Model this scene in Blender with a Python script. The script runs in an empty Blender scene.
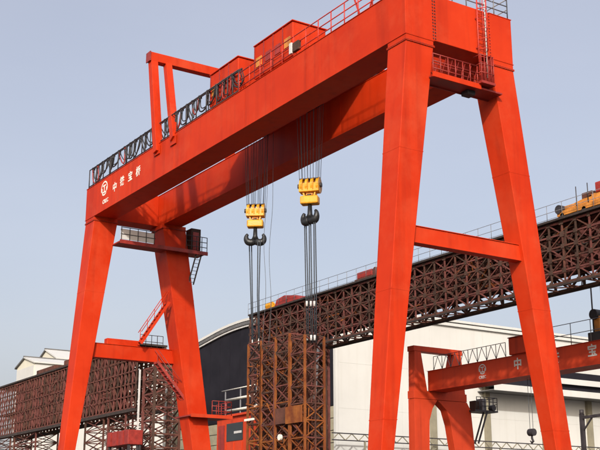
import bpy, bmesh, math, random
import numpy as np
from mathutils import Vector, Matrix
random.seed(7)
S = bpy.context.scene
COL = S.collection
# ------------------------------------------------------------------ camera, sky, sun, exposure
FPX = 1100.0; PITCH = math.atan(305 / FPX); AZ = math.radians(147.03); EYE = 1.7
cam = bpy.data.cameras.new('camera'); cam.sensor_width = 36; cam.sensor_fit = 'HORIZONTAL'
cam.lens = 36 * FPX / 600; cam.clip_start = 0.1; cam.clip_end = 6000
camo = bpy.data.objects.new('camera', cam); COL.objects.link(camo)
camo.location = (0, 0, EYE); camo.rotation_euler = (math.pi / 2 + PITCH, 0, AZ - math.pi / 2)
S.camera = camo
SUN = Vector((1.22, -1.0, 0.80)).normalized()
world = bpy.data.worlds.new('World'); S.world = world; world.use_nodes = True
wn = world.node_tree; wn.nodes.clear()
sky = wn.nodes.new('ShaderNodeTexSky'); sky.sky_type = 'NISHITA'; sky.sun_disc = False
sky.sun_elevation = math.asin(SUN.z); sky.sun_rotation = math.atan2(SUN.x, SUN.y)
sky.altitude = 0; sky.air_density = 1.0; sky.dust_density = 6.5; sky.ozone_density = 0.6
bg = wn.nodes.new('ShaderNodeBackground'); bg.inputs[1].default_value = 0.12
wo = wn.nodes.new('ShaderNodeOutputWorld')
hz = wn.nodes.new('ShaderNodeMixRGB'); hz.blend_type = 'ADD'; hz.inputs['Fac'].default_value = 1.0
hz.inputs['Color2'].default_value = (2.2, 2.2, 2.6, 1)       # even, thin white overcast haze over the whole sky
tc = wn.nodes.new('ShaderNodeTexCoord'); mpw = wn.nodes.new('ShaderNodeMapping'); mpw.inputs['Scale'].default_value = (1, 1, 3.5)
nz_ = wn.nodes.new('ShaderNodeTexNoise'); nz_.inputs['Scale'].default_value = 2.2; nz_.inputs['Detail'].default_value = 5
rmp = wn.nodes.new('ShaderNodeValToRGB'); rmp.color_ramp.elements[0].position = .3; rmp.color_ramp.elements[1].position = .72
rmp.color_ramp.elements[0].color = (.86, .87, .90, 1); rmp.color_ramp.elements[1].color = (1, 1, 1, 1)
mul = wn.nodes.new('ShaderNodeMixRGB'); mul.blend_type = 'MULTIPLY'; mul.inputs['Fac'].default_value = 1.0; mul.inputs['Color1'].default_value = (3.0, 2.82, 2.95, 1)
wn.links.new(tc.outputs['Generated'], mpw.inputs['Vector']); wn.links.new(mpw.outputs[0], nz_.inputs['Vector']); wn.links.new(nz_.outputs['Fac'], rmp.inputs['Fac'])
wn.links.new(rmp.outputs[0], mul.inputs['Color2']); wn.links.new(mul.outputs[0], hz.inputs['Color2'])
wn.links.new(sky.outputs[0], hz.inputs['Color1']); wn.links.new(hz.outputs[0], bg.inputs[0]); wn.links.new(bg.outputs[0], wo.inputs[0])
sl = bpy.data.lights.new('sun', 'SUN'); sl.energy = 3.6; sl.angle = math.radians(1.6); sl.color = (1, 0.94, 0.85)
so = bpy.data.objects.new('sun', sl); COL.objects.link(so); so.location = (30, -30, 60)
so.rotation_euler = SUN.to_track_quat('Z', 'Y').to_euler()
vs = S.view_settings
vs.view_transform = 'Standard'; vs.look = 'None'; vs.exposure = 0.0; vs.gamma = 1.0; vs.use_curve_mapping = False

# ------------------------------------------------------------------ pixel (600x450) to point on a known plane
_F = np.array([math.cos(AZ) * math.cos(PITCH), math.sin(AZ) * math.cos(PITCH), math.sin(PITCH)])
_R = np.array([math.sin(AZ), -math.cos(AZ), 0]); _U = np.cross(_R, _F)
def ray(u, v): return _F * FPX + _R * (u - 300) + _U * (225 - v)
def atx(u, v, x):
    d = ray(u, v); return Vector(d * (x / d[0])) + Vector((0, 0, EYE))
def aty(u, v, y):
    d = ray(u, v); return Vector(d * (y / d[1])) + Vector((0, 0, EYE))

# ------------------------------------------------------------------ materials
MATS = {}
def material(name, col, rough=0.5, var=0.25, streak=0.0, streak_col=(0.05, 0.02, 0.012), metal=0.0,
             bump=0.15, scale=0.6, spec=0.5, fine=8.0, col2=None, chalk=0.0):
    m = bpy.data.materials.new(name); m.use_nodes = True; nt = m.node_tree; N = nt.nodes; L = nt.links
    p = N['Principled BSDF']; p.inputs['Roughness'].default_value = rough; p.inputs['Metallic'].default_value = metal
    p.inputs['Specular IOR Level'].default_value = spec
    geo = N.new('ShaderNodeTexCoord')
    n1 = N.new('ShaderNodeTexNoise'); n1.inputs['Scale'].default_value = scale; n1.inputs['Detail'].default_value = 8
    n1.inputs['Roughness'].default_value = 0.65
    L.new(geo.outputs['Object'], n1.inputs['Vector'])
    r1 = N.new('ShaderNodeValToRGB'); r1.color_ramp.elements[0].position = 0.32; r1.color_ramp.elements[1].position = 0.7
    lo = col2 if col2 else tuple(c * (1 - var) for c in col)
    hi = tuple(min(1, c * (1 + var * 0.35) + 0.004) for c in col)
    r1.color_ramp.elements[0].color = (*lo, 1); r1.color_ramp.elements[1].color = (*hi, 1)
    L.new(n1.outputs['Fac'], r1.inputs['Fac'])
    out = r1.outputs['Color']
    if streak > 0:
        mp = N.new('ShaderNodeMapping'); mp.inputs['Scale'].default_value = (1.7, 1.7, 0.09)
        L.new(geo.outputs['Object'], mp.inputs['Vector'])
        n2 = N.new('ShaderNodeTexNoise'); n2.inputs['Scale'].default_value = 1.0; n2.inputs['Detail'].default_value = 6
        L.new(mp.outputs[0], n2.inputs['Vector'])
        r2 = N.new('ShaderNodeValToRGB'); r2.color_ramp.elements[0].position = 0.52; r2.color_ramp.elements[1].position = 0.78
        r2.color_ramp.elements[0].color = (0, 0, 0, 1); r2.color_ramp.elements[1].color = (streak, streak, streak, 1)
        L.new(n2.outputs['Fac'], r2.inputs['Fac'])
        mx = N.new('ShaderNodeMixRGB'); mx.inputs['Color2'].default_value = (*streak_col, 1)
        L.new(r2.outputs['Color'], mx.inputs['Fac']); L.new(out, mx.inputs['Color1']); out = mx.outputs['Color']
    if chalk > 0:
        n4 = N.new('ShaderNodeTexNoise'); n4.inputs['Scale'].default_value = 0.33; n4.inputs['Detail'].default_value = 9; n4.inputs['Roughness'].default_value = 0.7
        L.new(geo.outputs['Object'], n4.inputs['Vector'])
        r4 = N.new('ShaderNodeValToRGB'); r4.color_ramp.elements[0].position = 0.5; r4.color_ramp.elements[1].position = 0.75
        r4.color_ramp.elements[0].color = (0, 0, 0, 1); r4.color_ramp.elements[1].color = (chalk, chalk, chalk, 1)
        L.new(n4.outputs['Fac'], r4.inputs['Fac'])
        m4 = N.new('ShaderNodeMixRGB'); m4.inputs['Color2'].default_value = (0.52, 0.075, 0.028, 1)
        L.new(r4.outputs['Color'], m4.inputs['Fac']); L.new(out, m4.inputs['Color1']); out = m4.outputs['Color']
    L.new(out, p.inputs['Base Color'])
    n3 = N.new('ShaderNodeTexNoise'); n3.inputs['Scale'].default_value = fine; n3.inputs['Detail'].default_value = 5
    L.new(geo.outputs['Object'], n3.inputs['Vector'])
    rr = N.new('ShaderNodeMapRange'); rr.inputs['To Min'].default_value = max(0.05, rough - 0.12); rr.inputs['To Max'].default_value = min(1, rough + 0.15)
    L.new(n1.outputs['Fac'], rr.inputs['Value']); L.new(rr.outputs[0], p.inputs['Roughness'])
    if bump > 0:
        b = N.new('ShaderNodeBump'); b.inputs['Strength'].default_value = bump; b.inputs['Distance'].default_value = 0.05
        L.new(n3.outputs['Fac'], b.inputs['Height']); L.new(b.outputs[0], p.inputs['Normal'])
    MATS[name] = m
    return m
ORANGE = material('orange_red_paint', (0.50, 0.030, 0.0012), 0.55, 0.16, 0.5, (0.20, 0.011, 0.003), bump=0.35, scale=0.22, fine=0.9, col2=(0.43, 0.021, 0.001), spec=0.18, chalk=0.5)
ORANGE2 = material('faded_red_paint', (0.54, 0.048, 0.012), 0.55, 0.2, 0.45, (0.14, 0.014, 0.010), bump=0.2, scale=0.3, fine=1.3, spec=0.25)
DRED = material('dark_red_steel', (0.30, 0.022, 0.014), 0.5, 0.4, 0.4, bump=0.2, scale=1.5)
REDRAIL = material('red_handrail_paint', (0.50, 0.035, 0.02), 0.5, 0.3, bump=0.1, scale=2)
DARK = material('dark_steel', (0.035, 0.03, 0.035), 0.55, 0.5, bump=0.2, scale=2)
GREYRAIL = material('grey_galvanised_rail', (0.22, 0.22, 0.24), 0.5, 0.3, bump=0.1, scale=3, metal=0.3)
RUBBER = material('black_cable_rubber', (0.022, 0.02, 0.024), 0.6, 0.4, bump=0.05, scale=4)
ROPE = material('steel_wire_rope', (0.10, 0.11, 0.13), 0.5, 0.3, bump=0.2, scale=8, metal=0.3, fine=40)
SLING = material('dark_sling_rope', (0.035, 0.045, 0.06), 0.7, 0.4, bump=0.3, scale=5, fine=30)
YELLOW = material('yellow_block_paint', (0.80, 0.36, 0.012), 0.45, 0.3, 0.5, (0.12, 0.05, 0.01), bump=0.15, scale=2.5)
HOOKM = material('black_forged_hook', (0.028, 0.03, 0.034), 0.42, 0.4, bump=0.25, scale=4, metal=0.4)
WHITE = material('white_lettering_paint', (0.80, 0.78, 0.72), 0.6, 0.2, bump=0.0, scale=3)
WHITEM = material('white_sheet_steel', (0.57, 0.575, 0.565), 0.55, 0.07, 0.3, (0.44, 0.43, 0.40), bump=0.06, scale=0.12, fine=0.8)
CREAM = material('cream_cladding', (0.66, 0.64, 0.54), 0.6, 0.1, 0.2, (0.45, 0.42, 0.34), bump=0.05, scale=0.1, fine=0.8)
NAVY = material('navy_panel_and_shade', (0.012, 0.011, 0.018), 0.75, 0.3, bump=0.1, scale=0.3, spec=0.2)  # near-black navy; on the canopy bands it is painted eave shade
PILASTER = material('olive_grey_column', (0.24, 0.22, 0.16), 0.8, 0.2, 0.3, (0.15, 0.13, 0.1), bump=0.2, scale=0.8)
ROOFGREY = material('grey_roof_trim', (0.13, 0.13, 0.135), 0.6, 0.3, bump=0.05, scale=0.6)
BROWN = material('rusty_brown_truss', (0.125, 0.048, 0.034), 0.8, 0.6, 0.5, (0.02, 0.011, 0.009), bump=0.3, scale=1.1, col2=(0.05, 0.024, 0.02), spec=0.2)
MAROON = material('maroon_primer_truss', (0.15, 0.042, 0.034), 0.8, 0.55, 0.4, (0.03, 0.014, 0.013), bump=0.3, scale=1.3)
RUSTY = material('orange_brown_lattice', (0.25, 0.085, 0.018), 0.75, 0.5, 0.6, (0.06, 0.02, 0.012), bump=0.3, scale=1.4, col2=(0.13, 0.03, 0.014), spec=0.2)
UMBER = material('umber_truss_steel', (0.075, 0.042, 0.032), 0.8, 0.5, 0.4, (0.02, 0.014, 0.012), bump=0.3, scale=1.2, spec=0.2)
DECK = material('dark_timber_deck', (0.035, 0.024, 0.022), 0.85, 0.5, bump=0.4, scale=2)
OCHRE = material('ochre_machine_paint', (0.62, 0.24, 0.035), 0.55, 0.45, 0.6, (0.16, 0.05, 0.02), bump=0.25, scale=1.5)
BEIGE = material('beige_siding', (0.34, 0.31, 0.22), 0.7, 0.25, 0.3, (0.2, 0.17, 0.12), bump=0.1, scale=0.8)
GROUNDM = material('packed_dirt_concrete', (0.085, 0.075, 0.065), 0.9, 0.35, bump=0.5, scale=0.12, fine=1.5)
GLASS = material('dark_window_glass', (0.02, 0.025, 0.03), 0.12, 0.3, bump=0.0, scale=0.5)
LIGHTG = material('pale_grey_panel', (0.55, 0.55, 0.55), 0.6, 0.2, bump=0.05, scale=2)

# ------------------------------------------------------------------ mesh builder
class MB:
    def __init__(s): s.v = []; s.f = []
    def hexa(s, pts):
        b = len(s.v); s.v += [tuple(p) for p in pts]
        for q in ((3, 2, 1, 0), (4, 5, 6, 7), (0, 1, 5, 4), (1, 2, 6, 5), (2, 3, 7, 6), (3, 0, 4, 7)):
            s.f.append(tuple(b + i for i in q))
        return s
    def box(s, x0, x1, y0, y1, z0, z1):
        return s.hexa([(x0, y0, z0), (x1, y0, z0), (x1, y1, z0), (x0, y1, z0), (x0, y0, z1), (x1, y0, z1), (x1, y1, z1), (x0, y1, z1)])
    def beam(s, p, q, w, h=None, up=(0, 0, 1)):
        p = Vector(p); q = Vector(q); h = h or w; d = (q - p).normalized(); u = Vector(up)
        if abs(d.dot(u)) > 0.98: u = Vector((1, 0, 0))
        a = d.cross(u).normalized() * (w / 2); c = a.cross(d).normalized() * (h / 2)
        return s.hexa([p - a - c, p + a - c, p + a + c, p - a + c, q - a - c, q + a - c, q + a + c, q - a + c])
    def tube(s, pts, r, n=6, cap=True):
        pts = [Vector(p) for p in pts]; b = len(s.v); prev = None
        rs = r if isinstance(r, (list, tuple)) else [r] * len(pts)
        for i, p in enumerate(pts):
            d = (pts[min(i + 1, len(pts) - 1)] - pts[max(i - 1, 0)]).normalized()
            if prev is None:
                u = Vector((0, 0, 1)) if abs(d.z) < 0.95 else Vector((1, 0, 0))
                a = d.cross(u).normalized()
            else:
                a = (prev - d * prev.dot(d)).normalized()
            prev = a; c = d.cross(a)
            for k in range(n):
                t = 2 * math.pi * k / n
                s.v.append(tuple(p + (a * math.cos(t) + c * math.sin(t)) * rs[i]))
        for i in range(len(pts) - 1):
            for k in range(n):
                k2 = (k + 1) % n
                s.f.append((b + i * n + k, b + i * n + k2, b + (i + 1) * n + k2, b + (i + 1) * n + k))
        if cap:
            s.f.append(tuple(b + k for k in reversed(range(n)))); e = b + (len(pts) - 1) * n
            s.f.append(tuple(e + k for k in range(n)))
        return s
    def prism(s, poly, ax, a0, a1):
        """poly: list of 2D points; extruded along axis ax ('x','y')"""
        b = len(s.v); n = len(poly)
        for a in (a0, a1):
            for (p, z) in poly:
                s.v.append((a, p, z) if ax == 'x' else (p, a, z))
        s.f.append(tuple(b + i for i in range(n))); s.f.append(tuple(b + n + i for i in reversed(range(n))))
        for i in range(n):
            j = (i + 1) % n
            s.f.append((b + i, b + n + i, b + n + j, b + j))
        return s
    def mesh(s, name):
        me = bpy.data.meshes.new(name); me.from_pydata(s.v, [], s.f)
        bm = bmesh.new(); bm.from_mesh(me); bmesh.ops.recalc_face_normals(bm, faces=bm.faces); bm.to_mesh(me); bm.free()
        return me
    def build(s, name, mat, parent=None, bevel=0, smooth=False, stuff=False):
        me = s.mesh(name); me.materials.append(mat)
        if smooth:
            for p in me.polygons: p.use_smooth = True
        o = bpy.data.objects.new(name, me); COL.objects.link(o)
        if parent is not None:
            o.parent = parent
            if parent.type == 'EMPTY': o.matrix_parent_inverse = Matrix.Translation(-parent.location)
        if bevel:
            md = o.modifiers.new('bevel', 'BEVEL'); md.width = bevel; md.segments = 2; md.limit_method = 'ANGLE'
        if stuff: o['kind'] = 'stuff'
        return o
def tag(o, label, cat, group=None):
    o['label'] = label; o['category'] = cat
    if group: o['group'] = group
    return o
def thing(name, loc, label, cat, group=None):
    o = bpy.data.objects.new(name, None); COL.objects.link(o); o.location = loc; o.empty_display_size = 0.5
    return tag(o, label, cat, group)
def box(name, mat, par, x0, x1, y0, y1, z0, z1, bevel=0):
    return MB().box(x0, x1, y0, y1, z0, z1).build(name, mat, par, bevel)
def beam(name, mat, par, p, q, w, h=None, up=(0, 0, 1)):
    return MB().beam(p, q, w, h, up).build(name, mat, par)
def tube(name, mat, par, pts, r, n=8):
    return MB().tube(pts, r, n).build(name, mat, par, smooth=True)
def lettering(text, mat, par, origin, size, ux=(1, 0, 0), uz=(0, 0, 1), sx=1.0, name='lettering', bold=0.02, depth=0.004):
    cu = bpy.data.curves.new('txt', 'FONT'); cu.body = text; cu.size = size; cu.align_x = 'CENTER'; cu.align_y = 'CENTER'
    cu.offset = bold * size; cu.extrude = depth; cu.resolution_u = 3
    t = bpy.data.objects.new('txt', cu); COL.objects.link(t)
    dg = bpy.context.evaluated_depsgraph_get(); me = bpy.data.meshes.new_from_object(t.evaluated_get(dg))
    bpy.data.objects.remove(t); bpy.data.curves.remove(cu)
    X = Vector(ux) * sx; Y = Vector(uz); Zv = Vector(ux).cross(Y)
    M = Matrix(((X.x, Y.x, Zv.x, origin[0]), (X.y, Y.y, Zv.y, origin[1]), (X.z, Y.z, Zv.z, origin[2]), (0, 0, 0, 1)))
    me.transform(M); me.materials.clear(); me.materials.append(mat); me.name = name
    o = bpy.data.objects.new(name, me); COL.objects.link(o); o.parent = par
    return o
def railing(par, p, q, h, n, mat, r=0.03, rails=(1.0, 0.55), name='handrail', post='rail_post', toe=False):
    """rails and each post between two points; children of a part or thing"""
    p = Vector(p); q = Vector(q)
    for k in rails:
        tube(name, mat, par, [p + Vector((0, 0, h * k)), q + Vector((0, 0, h * k))], r, 6)
    for i in range(n + 1):
        a = p.lerp(q, i / n)
        tube(post, mat, par, [a, a + Vector((0, 0, h))], r * 1.1, 6)
    if toe: beam('toe_board', mat, par, p + Vector((0, 0, .06)), q + Vector((0, 0, .06)), 0.012, 0.12)

# ------------------------------------------------------------------ ground
g = MB(); g.v = [(-3000, -3000, 0), (3000, -3000, 0), (3000, 3000, 0), (-3000, 3000, 0)]; g.f = [(0, 1, 2, 3)]
go = g.build('ground', GROUNDM); go['kind'] = 'structure'

# ================================================================== MAIN GANTRY CRANE
XL, XR = -76.72, -37.38
YN0, YN1, YF0, YF1 = 30.23, 31.93, 35.63, 37.12
ZB, ZT, ZL = 24.40, 26.92, 24.10
crane = thing('gantry_crane', (-57, 33.7, 0), 'huge orange-red gantry crane with two box girders spanning overhead, nearest crane', 'gantry crane')
def girder(y0, y1, seams):
    go_ = box('girder', ORANGE, crane, XL, XR, y0, y1, ZB + .03, ZT - .03, 0.02)
    box('bottom_flange', ORANGE, go_, XL - .02, XR + .02, y0 - .035, y1 + .035, ZB, ZB + .03)
    box('top_flange', ORANGE, go_, XL - .02, XR + .02, y0 - .035, y1 + .035, ZT - .03, ZT)
    for x in seams:
        box('weld_seam', ORANGE, go_, x - .022, x + .022, y0 - .008, y1 + .008, ZB + .032, ZT - .032)
    return go_
gn = girder(YN0, YN1, (-69.2, -61.8, -52.6, -46.0))
gf = girder(YF0, YF1, (-67.5, -59.0, -50.5, -43.0))
# travelling rails on the girder tops
for y in (YN1 - .35, YF0 + .35): box('trolley_rail', DARK, crane, XL + 1, XR - 1, y - .05, y + .05, ZT, ZT + .12)
eb = box('end_beam', ORANGE, crane, XR - 1.5, XR - .012, YN1 + .004, YF0 - .004, ZB + .06, ZT - .02, 0.02)
box('end_beam', ORANGE, crane, XL + .012, XL + 1.5, YN1 + .004, YF0 - .004, ZB + .06, ZT - .02, 0.02)
m = MB()
for k in range(15):
    z = ZB + .16 + k * .165
    for dy in (-.07, .07):
        m.tube([(XR - .01, YN1 + .05 + dy, z), (XR + .03, YN1 + .05 + dy, z)], .032, 6)
m.build('bolt_row', DARK, crane, stuff=True)
m = MB()
for k in range(15):
    z = ZB + .16 + k * .165
    m.tube([(XR - .01, YF0 - .03, z), (XR + .025, YF0 - .03, z)], .028, 6)
m.build('bolt_row', DRED, crane, stuff=True)
# legs: (y-front at top, y-back at top, slope front, slope back, x0 top, x1 top, x0 bottom, x1 bottom)
def leg(y0, y1, sf, sb, xa, xb, xc, xd):
    def sec(z, g=0.0):
        t = (ZL - z) / ZL; a = xa + (xc - xa) * t; b = xb + (xd - xb) * t
        f = y0 + sf * (ZL - z); k = y1 + sb * (ZL - z)
        return [(a - g, f - g, z), (b + g, f - g, z), (b + g, k + g, z), (a - g, k + g, z)]
    lo = MB().hexa(sec(1.5) + sec(ZL - .04)).build('leg', ORANGE, crane, 0.025)
    head = MB().hexa(sec(ZL + .0) [:0] + [(xa, y0, ZL + .04), (xb, y0, ZL + .04), (xb, y1, ZL + .04), (xa, y1, ZL + .04),
                     (xa, y0, ZB), (xb, y0, ZB), (xb, y1, ZB), (xa, y1, ZB)]).build('leg_head', ORANGE, lo)
    e = .05
    for dz, mt in ((-.04, ORANGE), (-.006, DARK), (.016, ORANGE)):
        g_ = e if mt is ORANGE else e - .012
        MB().box(xa - g_, xb + g_, y0 - g_, y1 + g_, ZL + dz, ZL + dz + (.03 if mt is ORANGE else .02)).build('flange_plate', mt, lo)
    m = MB()
    for i in range(9):
        t = (i + .5) / 9
        for (px, py) in ((xb + e * .45, y0 + (y1 - y0) * t), (xa + (xb - xa) * t, y0 - e * .45)):
            m.tube([(px, py, ZL - .065), (px, py, ZL + .07)], .016, 6)
    m.build('flange_bolts', DARK, lo, stuff=True)
    for z in (18.6, 11.9, 6.2):
        s = sec(z, .006); s2 = sec(z + .045, .006)
        MB().hexa(s + s2).build('weld_seam', ORANGE, lo)
    return lo
lNR = leg(YN0, YN1 - .03, -.10, -.152, -38.80, XR - .004, -38.28, XR - .02)
lFR = leg(YF0, YF1 - .01, .155, .132, -38.80, XR - .004, -38.0, XR - .02)
lNL = leg(YN0, YN1 + .18, -.095, -.155, -76.62, -74.95, -75.0, -74.05)
lFL = leg(YF0 - .1, YF1 + .35, .158, .135, -76.1, -74.1, -74.1, -73.0)
# tie beams between the legs
def lerpz(a, s, z): return a + s * (ZL - z)
for (x0, x1, za, zb) in ((-38.05, -37.62, 14.28, 15.03), (-75.6, -74.9, 13.85, 14.85)):
    ya = lerpz(YN0, -.13, 14.6) + .6; yb = lerpz(YF0, .155, 14.6) + .5
    t = box('tie_beam', ORANGE, crane, x0, x1, ya, yb, za, zb, 0.02)
    box('flange', ORANGE, t, x0 - .05, x1 + .05, ya, yb, zb, zb + .03)
    box('flange', ORANGE, t, x0 - .05, x1 + .05, ya, yb, za - .03, za)
box('tie_beam_box', ORANGE, crane, -75.55, -74.98, 31.75, 34.4, 14.88, 15.32, 0.03)
# sill beams and wheel bogies on the ground
for xc in (-37.85, -74.05):
    sb = box('sill_beam', ORANGE, crane, xc - .55, xc + .55, 25.2, 43.2, 1.0, 1.9, 0.03)
    for yc in (26.3, 28.0, 40.2, 42.0):
        w = MB().tube([(xc - .12, yc, .47), (xc + .12, yc, .47)], .40, 20).build('wheel', DARK, crane, smooth=False)
        box('bogie_frame', DRED, crane, xc - .35, xc + .35, yc - .62, yc + .62, .45, 1.0, .03)
# ---- lettering and emblem on the near girder
YS = YN0 - .010
def emblem(par, cx, cz, s, y, mat):
    m = MB(); n = 28
    def ring(r0, r1, a0, a1):
        b = len(m.v); k = 24
        for i in range(k + 1):
            a = math.radians(a0 + (a1 - a0) * i / k)
            for r in (r0, r1):
                m.v.append((cx + s * r * 1.08 * math.cos(a), y, cz + s * r * math.sin(a)))
        for i in range(k): m.f.append((b + 2 * i, b + 2 * i + 1, b + 2 * i + 3, b + 2 * i + 2))
    ring(.40, .50, -28, 208); ring(.40, .50, 232, 308)
    def rc(x0, x1, z0, z1):
        b = len(m.v); m.v += [(cx + s * x0, y, cz + s * z0), (cx + s * x1, y, cz + s * z0), (cx + s * x1, y, cz + s * z1), (cx + s * x0, y, cz + s * z1)]
        m.f.append((b, b + 1, b + 2, b + 3))
    rc(-.26, .26, .14, .24); rc(-.06, .06, -.22, .14); rc(-.34, .34, -.32, -.22); rc(-.42, -.30, -.22, .05); rc(.30, .42, -.22, .05)
    return m.build('emblem', mat, par)
pl = aty(104.5, 188.3, YN0)
emblem(gn, pl.x, pl.z, 1.12, YS, WHITE)
p2 = aty(105.5, 201.0, YN0)
lettering('CREC', WHITE, gn, (p2.x, YS, p2.z), .42, name='emblem_letters', bold=.03)
for ch, u, v in (('中', 114.8, 187.6), ('铁', 122.2, 181.6), ('宝', 130.3, 176.9), ('桥', 138.2, 171.8)):
    q = aty(u, v, YN0); lettering(ch, WHITE, gn, (q.x, YS, q.z), .74, bold=.022)
# ---- railing on the near girder top, red part (right)
railing(crane, (-53.5, YN0 + .12, ZT), (XR - .3, YN0 + .12, ZT), 1.3, 13, REDRAIL, .032, (1.0, .62, .28))
railing(crane, (-60, YN1 - .1, ZT), (XR - .3, YN1 - .1, ZT), 1.25, 14, REDRAIL, .03, (1.0, .5))
# dark festoon frame and hanging cable loops (left)
railing(crane, (XL + .1, YN0 + .12, ZT), (-53.6, YN0 + .12, ZT), 1.55, 17, DARK, .04, (1.0, .12), 'festoon_rail', 'festoon_post')
railing(crane, (XL + .1, YN1 - .1, ZT), (-60.2, YN1 - .1, ZT), 1.3, 11, DARK, .035, (1.0, .5))
beam('festoon_rail', DARK, crane, (XL + .1, YN0 + .36, ZT + 1.68), (-53.6, YN0 + .36, ZT + 1.68), .08, .1)
for i in range(8):
    x = XL + .3 + i * 3.1
    tube('festoon_post', DARK, crane, [(x, YN0 + .36, ZT), (x, YN0 + .36, ZT + 1.68)], .04)
rng = random.Random(5)
x = XL + .25
while x < -54.4:
    w = rng.uniform(.75, 1.1); dpt = rng.uniform(.95, 1.45); off = rng.uniform(-.12, .12); sw = rng.uniform(-.1, .3); lean = rng.uniform(-.45, .45)
    if True:
        pts = []
        for k in range(13):
            t = k / 12; pts.append((x + w * (t - sw * math.sin(2 * math.pi * t)) + lean * (1 - (2 * t - 1) ** 2), YN0 + .3 + .5 * off * math.sin(math.pi * t), ZT + 1.70 - dpt * (1 - (2 * t - 1) ** 2) ** .8))
        tube('festoon_cable', rng.choice((RUBBER, RUBBER, DRED)), crane, pts, .048, 7)
        pts2 = [(p[0] + .08, p[1] + .07, ZT + 1.7 - (ZT + 1.7 - p[2]) * .8) for p in pts]
        tube('festoon_cable', RUBBER, crane, pts2, .036, 6)
        box('cable_carrier', DARK, crane, x - .09, x + .09, YN0 + .26, YN0 + .46, ZT + 1.56, ZT + 1.76)
    x += w * rng.uniform(.9, 1.12)
# end railing, right (grey) and ladder with safety cage
railing(crane, (XR - .12, YN0 + .3, ZT), (XR - .12, YF1 - .1, ZT), 1.15, 7, GREYRAIL, .028, (1.0, .66, .33))
railing(crane, (XR - .12, YF1 - .1, ZT), (XR - 12, YF1 - .1, ZT), 1.15, 8, GREYRAIL, .028, (1.0, .5))
YA, YB_ = 34.68, 35.2; XLd = XR + .16
for y in (YA, YB_): tube('ladder_rail', LIGHTG if y == YB_ else REDRAIL, crane, [(XLd, y, 23.2), (XLd, y, 28.1)], .035)
for k in range(16): tube('ladder_rung', REDRAIL, crane, [(XLd, YA, 23.4 + k * .29), (XLd, YB_, 23.4 + k * .29)], .02, 6)
for k in range(6):
    z = 24.6 + k * .55
    pts = [(XLd + .36 * math.sin(math.pi * t / 10), YA + (YB_ - YA) * t / 10, z) for t in range(11)]
    tube('cage_hoop', REDRAIL, crane, pts, .022, 6)
for t in (2.5, 5, 7.5):
    tube('cage_bar', REDRAIL, crane, [(XLd + .36 * math.sin(math.pi * t / 10), YA + (YB_ - YA) * t / 10, z) for z in (24.5, 27.4)], .018, 6)
for z in (24.7, 26.3): box('ladder_bracket', DRED, crane, XR - .005, XLd, YA - .02, YA + .02, z, z + .06)
# platform under the right end
pr = box('platform', DRED, crane, -38.0, -37.05, 31.55, 35.95, 22.42, 22.5)
box('platform_edge_beam', ORANGE, pr, -37.05, -36.97, 31.5, 34.5, 22.36, 22.62)
box('platform_edge_beam', DRED, pr, -38.06, -38.0, 31.5, 35.95, 22.36, 22.62)
railing(pr, (-37.1, 31.6, 22.5), (-37.1, 34.4, 22.5), 1.1, 6, DRED, .028, (1.0, .66, .33))  # dark red rails here: shade below the end beam put into the colour
railing(pr, (-37.98, 31.6, 22.5), (-37.98, 35.9, 22.5), 1.1, 5, DRED, .028, (1.0, .5))
m = MB()
for k in range(7): m.beam((-37.08, 31.65 + k * .4, 22.5), (-37.08, 31.65 + k * .4 + .35, 23.5), .02)
m.build('railing_bracing', DRED, pr, stuff=True)
cg = box('cage_floor', DRED, crane, -37.9, -36.75, 34.35, 35.25, 22.62, 22.75)
for y in (34.4, 34.62, 34.84, 35.06, 35.2): tube('cage_bar', DRED, cg, [(-36.8, y, 22.75), (-36.8, y, 24.15)], .025, 6)
for z in (23.2, 23.65, 24.12): tube('cage_hoop', DRED, cg, [(-37.3, 34.38, z), (-36.8, 34.38, z), (-36.8, 35.22, z), (-37.3, 35.22, z)], .025, 6)
box('cage_side_panel', DRED, cg, -37.85, -36.82, 35.2, 35.23, 22.75, 24.1)
box('cable_box', DARK, crane, -37.9, -37.4, 34.0, 34.5, 22.18, 22.42, .03)
# platform under the left end, white screen, cabinet, inclined ladders
pl_ = box('platform', DRED, crane, -75.0, -73.4, 31.75, 39.0, 22.30, 22.40)
box('platform_edge_beam', DRED, pl_, -73.4, -73.32, 31.7, 39.05, 22.18, 22.46)
sc_ = box('white_screen', WHITEM, pl_, -73.42, -73.38, 31.75, 34.5, 22.52, 23.3)
for k in range(5): tube('rail_post', DARK, pl_, [(-73.36, 31.8 + k * .67, 22.4), (-73.36, 31.8 + k * .67, 23.45)], .03, 6)
beam('handrail', DARK, pl_, (-73.36, 31.75, 23.42), (-73.36, 34.6, 23.42), .05)
beam('handrail', DARK, pl_, (-73.36, 31.75, 22.9), (-73.36, 34.6, 22.9), .04)
railing(pl_, (-73.4, 37.2, 22.4), (-73.4, 39.0, 22.4), 1.2, 4, DARK, .03, (1.0, .66, .33))
box('electrical_cabinet', UMBER, crane, -74.6, -73.7, 37.75, 38.6, 22.4, 24.3, .03)
box('cabinet_door', DRED, crane, -73.7, -73.66, 37.9, 38.4, 22.6, 24.0)
for y in (38.15, 38.6):
    beam('ladder_rail', DARK, crane, (-73.5, y, 22.3), (-74.0, y - .4, 19.9), .05, .1)
for k in range(8):
    z = 22.1 - k * .29; xx = -73.5 - .5 * (22.3 - z) / 2.7; yy = -.4 * (22.3 - z) / 2.4
    tube('ladder_rung', GREYRAIL, crane, [(xx, 38.15 + yy, z), (xx, 38.6 + yy, z)], .022, 6)
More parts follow.
